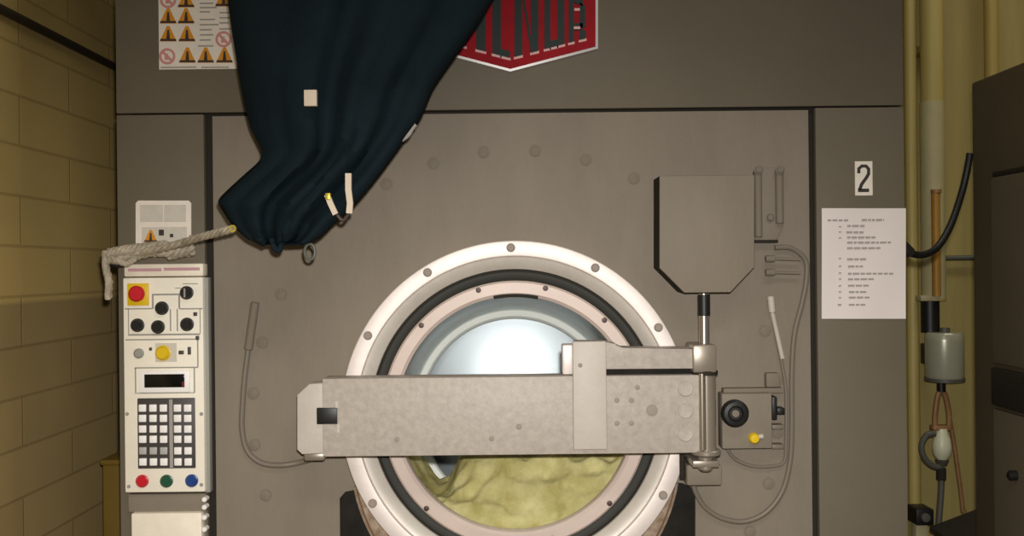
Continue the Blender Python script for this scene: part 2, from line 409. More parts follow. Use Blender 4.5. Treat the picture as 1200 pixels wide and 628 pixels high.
# bracket that folds over the arm, and the upper arm to the hinge
MB().pbox(671.5, 400, 711, 527, YA - .008, YA + .002, .0025).build('arm_bracket', M['armlight'], arm)
MB().pprism([(674, 400.5), (712, 401), (722, 403), (729, 409), (822, 408), (822, 432), (674, 433)], YA, YAB, .002).build('upper_arm', M['arm'], arm)
MB().pbox(674, 431, 812, 441, YA + .02, YAB, .001).build('slot_shade', M['blackshade'], arm)  # black filler put in as the shade within the slot
MB().pbox(659, 404, 673, 439, YA + .015, YAB, .003).build('bracket_block', M['flange'], arm)
bb = None
for (u, v, r) in [(723, 469, 3.2), (740, 469, 3.2), (723, 496, 3.2), (740, 496, 3.2), (747, 454, 3), (764, 481, 7), (608, 500, 3.6), (465, 515, 3.2), (576, 514, 3.2), (680, 428, 2.6)]:
    p = W(u, v, YA if u != 680 else YA - .008)
    if bb is None: bb = lathe_bolt(r * K(YA) * .8, .0018, M['armbolt'], 'arm_bolt', arm, p)
    else:
        q = dup(bb, p, arm); q.scale = (r / 3.2, 1, r / 3.2)
b = MB()
for (u, v) in [(803, 455), (803, 481), (803, 508)]:
    b.lathe(W(u, v, YA + .001), AX, [(8.5 * k0, 0), (8.5 * k0, .003), (7.8 * k0, .004), (6 * k0, .0035), (0, .0035)], 24)
b.build('hinge_lug', M['arm'], arm)

# hinge
YH = -.095
def vc(u, v0, v1, rpx, y, yc, **kw):
    a = W(u, v0, y); c = W(u, v1, y); x = (a.x + c.x) / 2
    return MB().cyl((x, yc, c.z), (x, yc, a.z), rpx * K(y), 28, **kw)
hp = vc(827.5, 437, 529, 12, YH, -.092, bevel=.002).build('hinge_barrel', M['pinpaint'], wm)
vc(824, 438, 528, 4.5, YH - .02, -.107).build('hinge_pin', M['steel'], hp)
MB().pbox(812, 404, 840, 437, YA - .006, YAB + .02, .004).build('hinge_block', M['pinpaint'], hp)
vc(826.5, 434, 439, 15, YH, -.092, bevel=.001).build('hinge_collar', M['gap'], hp)
vc(828, 526.5, 533, 17, YH, -.092, bevel=.002).build('hinge_collar', M['pinpaint'], hp)
vc(827, 533, 552, 8.5, YH, -.092, bevel=.004).build('hinge_nut', M['pinpaint'], hp)
MB().pbox(805, 545, 846, 569, -.05, .002, .003).build('hinge_bracket', M['panel'], wm)
MB().pbox(812, 540, 843, 548, -.105, .002, .002).build('hinge_shelf', M['pinpaint'], wm)
b = MB(); 
for (u, w_) in ((800, 3.4), (808, 3.0)):
    p = W(u, 533, -.04); q = W(u, 562, -.04); b.cyl((p.x, -.035, q.z), (p.x, -.035, p.z), w_ * K(-.04), 12)
b.build('hinge_stud', M['gap'], wm)
hr = vc(825, 344, 408, 6.5, -.075, -.075).build('piston_rod', M['rod'], wm)
vc(825, 345, 370, 7.2, -.075, -.075, bevel=.001).build('rod_boot', M['black'], hr)
# cylinder cover, an octagonal-bottomed box
MB().pprism([(773, 206), (884, 205), (884, 313), (856, 342.5), (802, 343), (773, 314)], -.085, -.080, .0015).build('cylinder_cover', M['panel'], wm)
MB().pprism([(773.5, 206), (884, 205), (884, 313), (856, 342.5), (802, 343), (773.5, 314)], -.0802, .001).build('cover_side_shade', M['gap'], wm)  # dark body paints the shade on the cover's sides

# twin rod bracket right of the cover
rb = MB().pprism([(884, 201), (896, 196), (919, 197), (919, 262), (909, 283), (884, 283)], -.012, .003, .002).build('rod_bracket', M['panel'], wm)
for u in (889, 914):
    vc(u, 197, 262 if u == 914 else 278, 4.6, -.022, -.018, bevel=.002).build('bracket_rod', M['bolt'], rb)
    lathe_bolt(4.2 * k0, .006, M['cable'], 'bracket_nut', rb, W(u, 199, -.027))
lathe_bolt(4.0 * k0, .008, M['cable'], 'bracket_nut', rb, W(902, 255, -.012))
MB().pbox(884, 281, 912, 284.5, -.016, .002, .001).build('bracket_edge', M['gap'], rb)
b = MB()
for v in (303, 319):
    b.cyl(W(897, v, -.016), W(908, v, -.016), 4.2 * k0, 12, bevel=.001)
    b.cyl(W(908, v, -.016), W(938, v + 1, -.016), 2.0 * k0, 10)
b.build('air_fitting', M['bolt'], wm)

# cables on the front panel
def ppath(pts, y): return [W(p[0], p[1], p[2] if len(p) > 2 else y) for p in pts]
MB().tube(ppath([(908, 290), (928, 291), (944, 305), (945, 328), (940, 355), (931, 392), (928, 440), (928, 500), (926, 540), (917, 575), (898, 600), (872, 611), (846, 607), (826, 594), (816, 578), (812, 566)], -.008), 3.0 * k0).build('control_cable', M['cable'], wm)
MB().tube(ppath([(852, 526), (862, 538), (882, 546), (906, 546), (919, 540), (921, 515), (921, 460), (916, 425), (910, 395), (903, 356)], -.006), 2.0 * k0).build('control_cable', M['cable'], wm)
b = MB(); b.cyl(W(903, 347, -.008), W(905, 366, -.008), 4.2 * k0, 12, bevel=.001); b.cyl(W(905, 366, -.008), W(917, 420, -.008), 2.6 * k0, 10)
b.build('cable_ferrule', M['armlight'], wm)
MB().tube(ppath([(298, 362), (293, 395), (287, 440), (284, 480), (284, 505), (290, 528), (306, 542), (330, 545), (358, 540), (378, 532, -.05)], -.008), 3.2 * k0).build('door_cable', M['cable'], wm)
MB().cyl(W(299, 354, -.010), W(291, 410, -.010), 5.0 * k0, 14, bevel=.002).build('cable_sleeve', M['bolt'], wm)

# valve box with a black hand knob
vb = MB().pbox(846, 461, 905, 526, -.035, .003, .003).build('valve_box', M['panel'], wm)
MB().pbox(848, 455, 918, 461, -.018, .003, .001).build('valve_box_hood', M['bolt'], vb)
kc = W(858, 482, -.035)
MB().lathe(kc, AX, [(6 * k0, 0), (6 * k0, .012), (14.5 * k0, .014), (15.5 * k0, .018), (15.5 * k0, .026), (13 * k0, .030), (9 * k0, .031), (7 * k0, .027), (0, .027)], 32).build('hand_knob', M['black'], vb)
MB().lathe(kc + Vector((0, -.026, 0)), AX, [(4.5 * k0, 0), (4 * k0, .004), (0, .005)], 20).build('knob_cap', M['bolt'], vb)
MB().lathe(W(883, 513, -.035), AX, [(6.2 * k0, 0), (6.2 * k0, .008), (4.5 * k0, .012), (0, .013)], 24).build('yellow_plug', M['yellow'], vb)
MB().cyl(W(888, 512, -.041), W(894, 511, -.041), 2.8 * k0, 10).build('plug_stem', M['armlight'], vb)
b = MB(); b.pbox(905, 465, 911, 492, -.028, .002, .002); b.pbox(911, 478, 920, 486, -.026, .002, .002); b.build('pipe_elbow', M['black'], vb)
b = MB(); b.pbox(905, 498, 919, 503, -.022, .002, .001); b.build('pipe_elbow', M['cable'], vb)
b = MB(); b.pbox(905, 521, 919, 526, -.022, .002, .001); b.build('pipe_elbow', M['cable'], vb)
MB().pbox(898, 437, 914, 454, -.014, .003, .003).build('cable_clip', M['bolt'], wm)

# --- badge
BC = 598.0
def bot(u, off=0): return 84 - off - .262 * abs(u - BC)
def top(u, off=0): return 43 - bot(u, off)
def hexa(off):
    h = 103 - off * .9
    o = off * 1.03
    return [(BC, bot(BC) - o), (BC + h, bot(BC + h) - o), (BC + h, 43 - (bot(BC + h) - o)), (BC, 43 - (bot(BC) - o)), (BC - h, 43 - (bot(BC - h) - o)), (BC - h, bot(BC - h) - o)]
bdg = MB().pprism(hexa(0), -.006, .001, .001).build('brand_badge', M['badgewhite'], wm)
MB().pprism(hexa(3.4), -.0085, -.005).build('badge_field', M['badgered'], bdg)
lets = MB(); edges = MB()  # edges holds the pink bars that paint highlights on the letters
YLF, YLB = -.0115, -.008
OFF = 16
def stroke(u0, u1, t0=None, t1=None, b0=None, b1=None, bar=True):
    t0 = top(u0, OFF) if t0 is None else t0; t1 = top(u1, OFF) if t1 is None else t1
    b0 = bot(u0, OFF) if b0 is None else b0; b1 = bot(u1, OFF) if b1 is None else b1
    lets.pprism([(u0, t0), (u1, t1), (u1, b1), (u0, b0)], YLF, YLB)
    if bar: edges.pprism([(u0 - .8, b0), (u1 + .8, b1), (u1 + .8, b1 + 3), (u0 - .8, b0 + 3)], YLF + .0015, YLB)
# M I L N O R, foot and head of every letter follow the badge's sloping edges
stroke(511, 519); stroke(538, 546)
stroke(519, 528.5, top(519, OFF), 20, None, 34, False) if False else lets.pprism([(519, top(519, OFF)), (528.5, 26), (528.5, 40), (519, top(519, OFF) + 14)], YLF, YLB)
lets.pprism([(528.5, 26), (538, top(538, OFF)), (538, top(538, OFF) + 14), (528.5, 40)], YLF, YLB)
stroke(558, 569)
stroke(577, 587); stroke(587, 597.5, bot(587, OFF) - 8, bot(597, OFF) - 8)
stroke(603, 612); stroke(622, 631)
lets.pprism([(612, top(612, OFF)), (622, bot(622, OFF) - 18), (622, bot(622, OFF)), (612, top(612, OFF) + 18)], YLF, YLB)
stroke(638, 645); stroke(653.5, 661.5)
stroke(645, 653.5, b0=top(645, OFF) + 8, b1=top(653, OFF) + 8, bar=False); stroke(645, 653.5, t0=bot(645, OFF) - 8, t1=bot(653, OFF) - 8)
stroke(666.5, 672.5); stroke(672.5, 683, b0=top(672, OFF) + 8, b1=top(683, OFF) + 10, bar=False)
stroke(679.5, 686, t0=top(680, OFF) + 6, t1=top(686, OFF) + 9, b0=33, b1=31, bar=False)
stroke(672.5, 683, t0=27, t1=27, b0=35, b1=35, bar=False); stroke(679, 686.5, t0=34, t1=36)
edges.pprism([(673, 9.5), (679.5, 9.5), (679.5, 12.5), (673, 12.5)], YLF - .0005, YLB); edges.pprism([(672.5, 31), (680, 31), (680, 34), (672.5, 34)], YLF - .0005, YLB)
nf = len(lets.bm.faces)
tmp = bpy.data.meshes.new('tmp'); edges.bm.to_mesh(tmp); edges.bm.free(); lets.bm.from_mesh(tmp); bpy.data.meshes.remove(tmp)
lo = lets.build('badge_lettering', M['badgeletter'], bdg, smooth=False)
lo.data.materials.append(mat('badge pink highlight', (222, 168, 164), .4))  # pink bars paint highlights at the letter feet and in the R
for f in lo.data.polygons:
    if f.index >= nf: f.material_index = 1

# --- warning label (upper left)
wl = MB().pbox(186, -16, 277, 81, -.0015, .001).build('warning_label', M['label'], wm, smooth=False)
def triangle(u, v, w, y, parent):
    t = MB().pprism([(u - w, v + w * .85), (u + w, v + w * .85), (u + w * .15, v - w * .95), (u - w * .15, v - w * .95)], y - .0008, y + .0005)
    o = t.build('warning_triangle', M['amber'], parent, smooth=False)
    g = MB().pprism([(u - w * .22, v + w * .6), (u + w * .22, v + w * .6), (u + w * .1, v - w * .5), (u - w * .1, v - w * .5)], y - .0013, y + .0005)
    g.pprism([(u - w * .9, v + w * .55), (u + w * .9, v + w * .55), (u + w * .95, v + w * .8), (u - w * .95, v + w * .8)], y - .0012, y)
    return o, g
for (u, v) in [(218, 0), (197, 19), (218, 19), (197, 40), (219, 40), (219.5, 65), (241, 65), (263, 65), (262, -1)]:
    o, g = triangle(u, v, 10, -.0015, wl)
    g.build('warning_glyph', M['ink'], wl, smooth=False)
for (u, v) in [(197, 0), (196, 66), (262, 46)]:
    b = MB(); b.lathe(W(u, v, -.0015), AX, [(6.8 * k0, 0), (9.5 * k0, 0), (9.5 * k0, .0008), (6.8 * k0, .0008)], 24, closed=True)
    b.pprism([(u - 6, v - 4), (u - 4, v - 6), (u + 6, v + 4), (u + 4, v + 6)], -.0025, -.0012)
    b.pbox(u - 3, v - 3, u + 1, v + 4, -.0021, -.0012)
    b.build('prohibition_sign', M['rose'], wl, smooth=False)
b = MB()
for (u0, v0, u1) in [(234, 3, 250), (234, 8, 254), (234, 13, 246), (234, 22, 252), (234, 28, 256), (234, 34, 248), (234, 40, 250), (234, 46, 247), (232, 53, 250), (257, 14, 270), (257, 20, 272), (257, 26, 268), (257, 33, 271), (188, 78, 230), (236, 78, 268)]:
    b.pbox(u0, v0, u1, v0 + 1.6, -.0021, -.0012)
b.build('printed_text', M['softink'], wl, smooth=False)

# --- small label above the control panel
sl = MB().pprism([(159, 238), (162, 235), (221, 235), (224, 238), (224, 301), (159, 301)], -.0015, .001).build('instruction_label', M['label'], wm, smooth=False)
b = MB(); b.pbox(164, 240, 191, 260, -.0021, -.001); b.pbox(192, 240, 218, 260, -.0021, -.001); b.pbox(166, 266, 219, 284, -.0021, -.001)
b.build('label_field', M['labelgrey'], sl, smooth=False)
o, g = triangle(176.5, 277, 8, -.0022, sl); g.build('warning_glyph', M['ink'], sl, smooth=False)
b = MB(); b.pbox(186, 269, 192, 276, -.0026, -.0015); b.pbox(199, 274, 203, 278, -.0026, -.0015); b.build('printed_text', M['ink'], sl, smooth=False)

# --- rope hook on the column
b = MB(); b.tube(ppath([(146, 309, .002), (140, 309, -.03), (131, 309, -.034), (124, 307, -.03), (122, 300, -.03)], 0), 4.5 * k0, smooth=True); b.build('rope_hook', M['black'], wm)

# --- control panel
YP = -.028
cp = MB().pbox(145, 325, 239, 577, YP, .002, .003).build('control_panel', M['white'], wm)
MB().pbox(239, 325, 245, 577, YP + .010, .002, .001).build('panel_hinge_strip', M['line'], cp)
hd = MB().pbox(145, 309, 238, 324, YP, .002, .003).build('header_strip', M['whitebox'], cp)
b = MB(); b.pbox(150, 314.5, 189, 318, YP - .001, YP + .001); b.pbox(192, 313.5, 234, 317, YP - .001, YP + .001); b.build('header_print', M['pinkbar'], cp)
MB().pbox(149, 332, 174, 358, YP - .003, YP + .001, .001).build('emergency_stop_plate', M['yellow'], cp)
MB().lathe(W(162, 344, YP - .003), AX, [(7 * k0, 0), (7 * k0, .004), (9.0 * k0, .005), (9.2 * k0, .010), (7.5 * k0, .013), (0, .014)], 28).build('emergency_stop_button', M['red'], cp)
def knob(u, v, r, m, name, h=.012):
    p = W(u, v, YP)
    b = MB(); b.lathe(p, AX, [(r * 1.12 * k0, 0), (r * 1.12 * k0, .003), (r * k0, .0035), (r * .9 * k0, h * .8), (r * .75 * k0, h), (0, h)], 24)
    return b.build(name, m, cp, origin=p)
kn = knob(219, 343, 7, M['black'], 'selector_knob')
kb = MB(); p = W(219, 343, YP); kb.box((p.x - .0014, YP - .014, p.z - 5 * k0), (p.x + .0014, YP - .011, p.z + 5 * k0)); kb.build('knob_grip', M['softink'], cp)
for (u, v) in [(190, 361), (161.5, 381), (185.5, 383), (219.5, 380)]:
    dup(kn, W(u, v, YP), cp)
knob(163, 414, 5.2, M['line'], 'key_switch', .006)
knob(191.5, 413.5, 8, M['yellow'], 'yellow_selector', .010)
knob(167, 563.5, 6.6, M['red'], 'push_button', .008); knob(195.5, 563.5, 6.6, M['green'], 'push_button', .008); knob(225, 563, 6.6, M['blue'], 'push_button', .008)
b = MB()
for (u0, v0, u1, v1) in [(178, 344, 211, 346), (178, 346, 180, 362), (209, 346, 211, 362), (146, 361, 178, 362.5), (211, 361, 237, 362.5), (150, 391, 234, 393), (150, 362, 151, 391), (234, 362, 235, 391), (199, 362, 200.5, 388), (207, 362, 208.5, 388), (147, 397, 232, 398.5), (231, 398, 232.5, 430), (158, 430, 232, 431.5), (158, 431, 159.5, 460), (227, 431, 228.5, 460), (158, 460, 228, 461), (205, 337, 212, 338), (214, 332, 232, 333), (214, 336, 218, 337)]:
    b.pbox(u0, v0, u1, v1, YP - .0006, YP + .001)
b.build('panel_outline', M['line'], cp, smooth=False)
MB().pbox(182, 402, 207, 424, YP - .0008, YP + .001).build('selector_field', mat('beige selector field', (204, 198, 184), .5), cp, smooth=False)
b = MB()
for (u, v, w, h) in [(228.5, 368, 2.2, 2.2), (231, 396, 2.0, 2.4), (176, 409, 1.6, 1.8), (212, 413, 3, 2.2), (221.5, 411, 1.8, 4.5)]:
    b.pbox(u - w, v - h, u + w, v + h, YP - .003, YP + .001, .0008)
b.build('indicator', M['keypad'], cp)
b = MB()
for (u, v) in [(149, 485), (151, 570), (236, 485), (236, 568)]:
    b = MB(); b.lathe(W(u, v, YP), AX, [(2.2 * k0, 0), (2 * k0, .0015), (0, .002)], 10); b.build('panel_screw', M['line'], cp)
dp = MB().pbox(163, 434, 222, 460, YP - .004, YP + .001, .0015).build('display_unit', M['key'], wm)
MB().pbox(169, 438.5, 216, 454, YP - .0055, YP - .003, .0005).build('display_screen', M['screen'], dp)
MB().pbox(213, 447, 216, 453, YP - .0062, YP - .005).build('display_mark', mat('dark red mark', (110, 24, 30), .4), dp)
kp = MB().pbox(161, 466.5, 228.5, 549, YP - .003, YP + .001, .0015).build('keypad', M['keypad'], wm)
MB().pbox(198.5, 468, 202.5, 548, YP - .0042, YP - .002).build('keypad_divider', M['softink'], kp)
key = keyg = None
for ri, v in enumerate((478, 490, 502.5, 514.5, 528, 541)):
    for ci, u in enumerate((167.5, 179.8, 192, 208.5, 220.5)):
        p = W(u + .01 * (v - 500), v, YP - .003)
        grey = (ri == 4 and ci < 3)
        src = keyg if grey else key
        if src is None:
            b = MB(); h = 4.2 * k0; b.box((p.x - h, p.y + .001, p.z - h), (p.x + h, p.y - .003, p.z + h), .001)
            o = b.build('keypad_key', M['keygrey'] if grey else M['key'], kp, origin=p)
            if grey: keyg = o
            else: key = o
        else: dup(src, p, kp)
# strip and lower cover under the panel
MB().pbox(150, 579, 241, 600, YP + .012, .002, .002).build('panel_ledge', M['panel'], wm)
lc = MB().pbox(154, 601, 237, 760, YP + .002, .002, .004).build('lower_cover', M['whitebox'], wm)
b = MB()
for v in (585, 594, 606, 620): b.lathe(W(240, v, YP + .004), AX, [(3 * k0, -.012), (3 * k0, .004), (2 * k0, .006), (0, .006)], 12)
b.build('cover_latch', M['key'], lc)

# --- number sticker
ns = MB().pbox(1002, 189, 1022.5, 229, -.0012, .001).build('number_sticker', M['label'], wm, smooth=False)
b = MB()
poly = [(1006.5, 203), (1006.5, 197.5), (1010, 194.5), (1015, 194.5), (1018, 198), (1018, 203.5), (1015.5, 208), (1010, 215.5), (1007.5, 222)]
def ribbon(b, pts, w, y0, y1):
    P = [Vector(p) for p in pts]; Lp, Rp = [], []
    for i, p in enumerate(P):
        t = (P[min(i + 1, len(P) - 1)] - P[max(i - 1, 0)]).normalized(); nrm = Vector((-t.y, t.x))
        Lp.append(p + nrm * w / 2); Rp.append(p - nrm * w / 2)
    for i in range(len(P) - 1):
        b.pprism([tuple(Lp[i]), tuple(Lp[i + 1]), tuple(Rp[i + 1]), tuple(Rp[i])], y0, y1)
ribbon(b, poly, 3.8, -.002, -.001); b.pbox(1005.5, 221, 1018.5, 225, -.002, -.001)
b.build('sticker_numeral', M['ink'], ns, smooth=False)

# ------------------------------------------------------------------ typed sheet
ps = thing('paper_sheet', W(1012, 373, 0), 'white typed paper sheet taped to the right column below the number sticker', 'paper')
b = MB(); NX, NZ = 8, 10
g = [[None] * (NZ + 1) for _ in range(NX + 1)]
for i in range(NX + 1):
    for j in range(NZ + 1):
        p = W(963 + 98.5 * i / NX, 244 + 129.5 * j / NZ, -.003)
        p.y -= .0015 * math.sin(i * .9 + j * .5) * (1 if 0 < i < NX else .3)
        g[i][j] = p
fr = [[b.bm.verts.new(p) for p in r] for r in g]; bk = [[b.bm.verts.new(p + Vector((0, .0006, 0))) for p in r] for r in g]
for i in range(NX):
    for j in range(NZ):
        b.bm.faces.new((fr[i][j], fr[i + 1][j], fr[i + 1][j + 1], fr[i][j + 1])); b.bm.faces.new((bk[i][j], bk[i][j + 1], bk[i + 1][j + 1], bk[i + 1][j]))
for i in range(NX):
    b.bm.faces.new((fr[i][0], bk[i][0], bk[i + 1][0], fr[i + 1][0])); b.bm.faces.new((fr[i][NZ], fr[i + 1][NZ], bk[i + 1][NZ], bk[i][NZ]))
for j in range(NZ):
    b.bm.faces.new((fr[0][j], fr[0][j + 1], bk[0][j + 1], bk[0][j])); b.bm.faces.new((fr[NX][j], bk[NX][j], bk[NX][j + 1], fr[NX][j + 1]))
b.build('sheet', M['paper'], ps)
b = MB(); rr = random.Random(3)
def sheet_text(u0, u1, v, h=2.2):
    u = u0
    while u < u1:
        w = min(rr.uniform(3, 8), u1 - u)
        b.pbox(u, v, u + w, v + h, -.0052, -.0040); u += w + 1.4
for (u0, u1, v) in [(970, 994, 257), (1010, 1036, 256.5), (993, 1014, 263.5), (992, 1012, 271), (993, 1026, 277), (993, 1044, 283), (993, 1032, 289.5), (993, 1015, 302.5), (994, 1012, 311), (994, 1048, 319.5), (994, 1024, 326), (994, 1018, 333.5), (995, 1016, 341), (995, 1020, 347.5), (995, 1014, 356), (982, 986, 356)]:
    sheet_text(u0, u1, v)
for v in (265, 271, 278, 302, 311, 319, 326, 334, 341, 348): sheet_text(983, 986, v, 1.4)
b.build('printed_text', M['softink'], ps, smooth=False)

# ------------------------------------------------------------------ laundry in the drum
def laundry():
    b = MB(); N1, N2 = 72, 44
    e1 = Vector((1, 0, 0)); e2 = e1.cross(DAX) * -1
    if e2.z < 0: e2 = -e2
    rows = []
    R0 = RB - .008
    for i in range(N1 + 1):
        row = []
        x = -1 + 2 * i / N1
        for j in range(N2 + 1):
            t = j / N2
            # front face runs up from the drum floor, then the heap's top runs back
            X = x * R0 * .985
            floor = -math.sqrt(max(R0 * R0 - X * X, 0)) 
            crest = -.045 - .05 * max(0, -x - .35) / .65 - .02 * abs(x) + .02 * math.sin(3.1 * x + .4)
            sm = min(1, max(0, (-x - .42) / .2)); crest -= .052 * sm * sm * (3 - 2 * sm)
            crest = max(crest, floor + .012)
            if t < .55:
                s = t / .55; zz = floor + (crest - floor) * s; dd = .030 + .065 * s * s
            else:
                s = (t - .55) / .45; zz = crest + .03 * math.sin(s * PI) - .05 * s * s; dd = .095 + (DEP - .06 - .095) * s
                zz = max(zz, floor + .006)
            p = DST + e1 * X + e2 * zz + DAX * dd
            q = p * 14
            nz = noise.fractal(q, 1.0, 2.0, 4) * .016 + abs(noise.noise(p * 22 + Vector((3, 1, 5)))) * -.026 + abs(noise.noise(p * 43 + Vector((1, 7, 2)))) * -.010 + noise.noise(p * 7) * .014
            edge = min(1, (1 - abs(x)) * 9, t * 8 + .15)
            p += (DAX * -.8 + e2 * .5) * nz * edge
            if p.y < .026: p.y = .026
            row.append(b.bm.verts.new(p))
        rows.append(row)
    for i in range(N1):
        for j in range(N2):
            b.bm.faces.new((rows[i][j], rows[i + 1][j], rows[i + 1][j + 1], rows[i][j + 1]))
    # underside following the drum floor
    low = [b.bm.verts.new(DST + e1 * (-1 + 2 * i / N1) * R0 * .985 + e2 * (-math.sqrt(max(R0 * R0 - ((-1 + 2 * i / N1) * R0 * .985) ** 2, 0))) + DAX * (DEP - .06)) for i in range(N1 + 1)]
    for i in range(N1):
        b.bm.faces.new((rows[i][0], low[i], low[i + 1], rows[i + 1][0])); b.bm.faces.new((rows[i][N2], rows[i + 1][N2], low[i + 1], low[i]))
    o = b.build('laundry_load', M['laundry'], origin=DST + DAX * .2 - e2 * .2, angle=80)
    tag(o, 'crumpled yellow-green laundry heaped behind the round glass door', 'laundry')
laundry()

# ------------------------------------------------------------------ navy laundry sling
YS = -.22
sl_rows = [((560, -420), (600, -420)), ((430, -300), (650, -300)), ((300, -160), (650, -170)), ((262, -60), (612, -60)), ((267, 0), (578, 0)), ((272, 39), (556, 36)), ((283, 105), (511, 100)), ((293, 148), (494, 138)), ((306, 176), (474, 166)),
           ((303, 189), (450, 199)), ((280, 210), (432, 222)), ((256, 234), (410, 247)), ((262, 249), (392, 262)), ((273, 265), (378, 276)), ((290, 280), (362, 285)), ((304, 285), (338, 284))]
def cr(P, t):
    n = len(P) - 1; i = min(int(t * n), n - 1); f = t * n - i
    p0 = Vector(P[max(i - 1, 0)]); p1 = Vector(P[i]); p2 = Vector(P[i + 1]); p3 = Vector(P[min(i + 2, n)])
    # centripetal-ish: damp overshoot at corners
    m1 = (p2 - p0) * .35; m2 = (p3 - p1) * .35
    h = lambda a: a
    return (2 * f ** 3 - 3 * f * f + 1) * p1 + (f ** 3 - 2 * f * f + f) * m1 + (-2 * f ** 3 + 3 * f * f) * p2 + (f ** 3 - f * f) * m2
sling = thing('laundry_sling', W(330, 285, YS), 'navy canvas laundry sling hanging in front of the machine', 'laundry sling')
b = MB(); NR, NS = 120, 56
Lp = [r[0] for r in sl_rows]; Rp = [r[1] for r in sl_rows]
rings = []
for i in range(NR + 1):
    t = i / NR
    l, r = cr(Lp, t), cr(Rp, t)
    ring = []
    wpx = (r - l).length
    for j in range(NS):
        s = j / (NS / 2); frontside = s <= 1
        ss = s if frontside else 2 - s
        q = l.lerp(r, ss)
        prof = math.sin(PI * ss) ** .55 if 0 < ss < 1 else 0
        thick = min(.085, wpx * .00034)
        # folds gathered towards the tied corner
        f1 = math.sin(2 * PI * (2.6 * ss ** 1.25) + 2.2 * t + .6); f2 = math.sin(2 * PI * 4.3 * ss + 4 * t + 1.1)
        fold = .042 * (f1 * .5 + .5) ** 3 * min(1, ss * 2.2) + .012 * (f2 * .5 + .5) ** 4
        fold *= prof * min(1, .45 + 1.1 * t)
        ny = noise.noise(Vector((q.x * .012, q.y * .012, 3.0))) * .014 * prof
        y = YS - thick * prof + fold + ny if frontside else YS + thick * .45 * prof + .4 * fold
        # small ragged hem
        if t > .93: y += .006 * math.sin(ss * 26)
        p = W(q.x, q.y + (4 * math.sin(ss * 15) * max(0, (t - .9) / .1)), y if frontside else YS + .0)
        p.y = y
        ring.append(b.bm.verts.new(p))
    rings.append(ring)
for A, B in zip(rings[:-1], rings[1:]):
    for j in range(NS): b.bm.faces.new((A[j], A[(j + 1) % NS], B[(j + 1) % NS], B[j]))
b.bm.faces.new(rings[0]); b.bm.faces.new(rings[-1][::-1])
b.build('canvas', M['cloth'], sling, angle=75)
tp = W(580, -418, YS)
MB().tube([tp + Vector((0, 0, -.02)), tp + Vector((.002, 0, .2)), (tp.x, YS, ZC)], .014).build('suspension_strap', M['tape'], sling)
MB().pbox(356, 105, 371, 124, YS - .088, YS - .078, .001).build('size_tag', M['tape'], sling)
# cotton ties
def strap(pts, w, y, name):
    b = MB(); ribbon(b, pts, w, y, y + .006); return b.build(name, M['tape'], sling)
strap([(408, 203), (408, 222), (410, 238), (409, 250)], 7, YS - .062, 'cotton_tie')
strap([(383, 228), (387, 238), (393, 251)], 6.5, YS - .068, 'cotton_tie')
MB().pbox(381, 226, 387, 234, YS - .071, YS - .06, .001).build('brass_eyelet', M['brass'], sling)
MB().tube(ppath([(395, 252), (402, 258), (409, 250)], YS - .055), .003).build('tie_ring', M['screw'], sling)
MB().tube(ppath([(470, 163), (477, 158), (482, 150), (486, 145)], YS - .006), .0055).build('edge_tie', M['softink'], sling)
c = W(363, 295, YS)
b = MB(); pts = [c + Vector((math.cos(a) * .0085, 0, math.sin(a) * .013)) for a in [2 * PI * i / 14 for i in range(15)]]
b.tube(pts, .0026); b.build('hem_ring', M['hose'], sling)
b = MB(); b.tube(ppath([(318, 280), (322, 291), (328, 292), (331, 280)], YS - .005), .005); b.build('hem_loop', M['cloth'], sling)
b = MB(); b.lathe(W(273, 268, YS - .012), AX, [(.003, 0), (.0065, 0), (.006, .004), (.0035, .004)], 18, closed=True); b.build('brass_eyelet', M['brass'], sling)
# draw rope, tied off to the hook on the column
def twisted(path, r, amp, turns, n=3, name='draw_rope'):
    b = MB()
    P = ppath(path, 0)
    for kx in range(n):
        Q = []
        m = (len(P) - 1) * 6
        for i in range(m + 1):
            f = i / m * (len(P) - 1); q = min(int(f), len(P) - 2); p = P[q].lerp(P[q + 1], f - q)
            a = 2 * PI * (turns * i / m + kx / n)
            Q.append(p + Vector((0, math.cos(a), math.sin(a))) * amp)
        b.tube(Q, r, n=8, sub=2)
    return b.build(name, M['rope'], sling)
twisted([(273, 268, YS - .01), (255, 273, -.20), (238, 277, -.17), (215, 284, -.12), (190, 291, -.08), (165, 296, -.055), (140, 299, -.045), (126, 302, -.042)], .0042, .0032, 7)
twisted([(226, 293, -.06), (205, 296, -.052), (180, 294, -.048), (155, 300, -.046), (127, 304, -.044)], .0058, .0050, 4)
twisted([(225, 278, -.055), (224, 288, -.055), (214, 297, -.05), (198, 301, -.048)], .0045, .003, 2)
twisted([(196, 287, -.058), (172, 290, -.055), (148, 293, -.052), (127, 297, -.048)], .0058, .0045, 4)
twisted([(124, 297, -.045), (124, 312, -.046), (128, 330, -.046), (127, 348, -.046)], .0056, .0042, 2)
twisted([(132, 303, -.055), (148, 309, -.056), (158, 303, -.056)], .004, .003, 2)

# ------------------------------------------------------------------ left side
zc = H + .472
p = MB(); p.cyl((XL + .012, YF + .2, zc), (XL + .012, YB - .01, zc), .0085, 16); 
cd = thing('wall_conduit', (XL + .014, 0, zc), 'dark conduit running along the left brick wall near its top', 'conduit')
p.build('conduit_tube', M['conduit'], cd)
for yy in (-1.6, -.75, .62):
    b = MB(); b.box((XL, yy, zc - .014), (XL + .022, yy + .02, zc + .012), .002); b.build('conduit_clip', M['conduit'], cd)
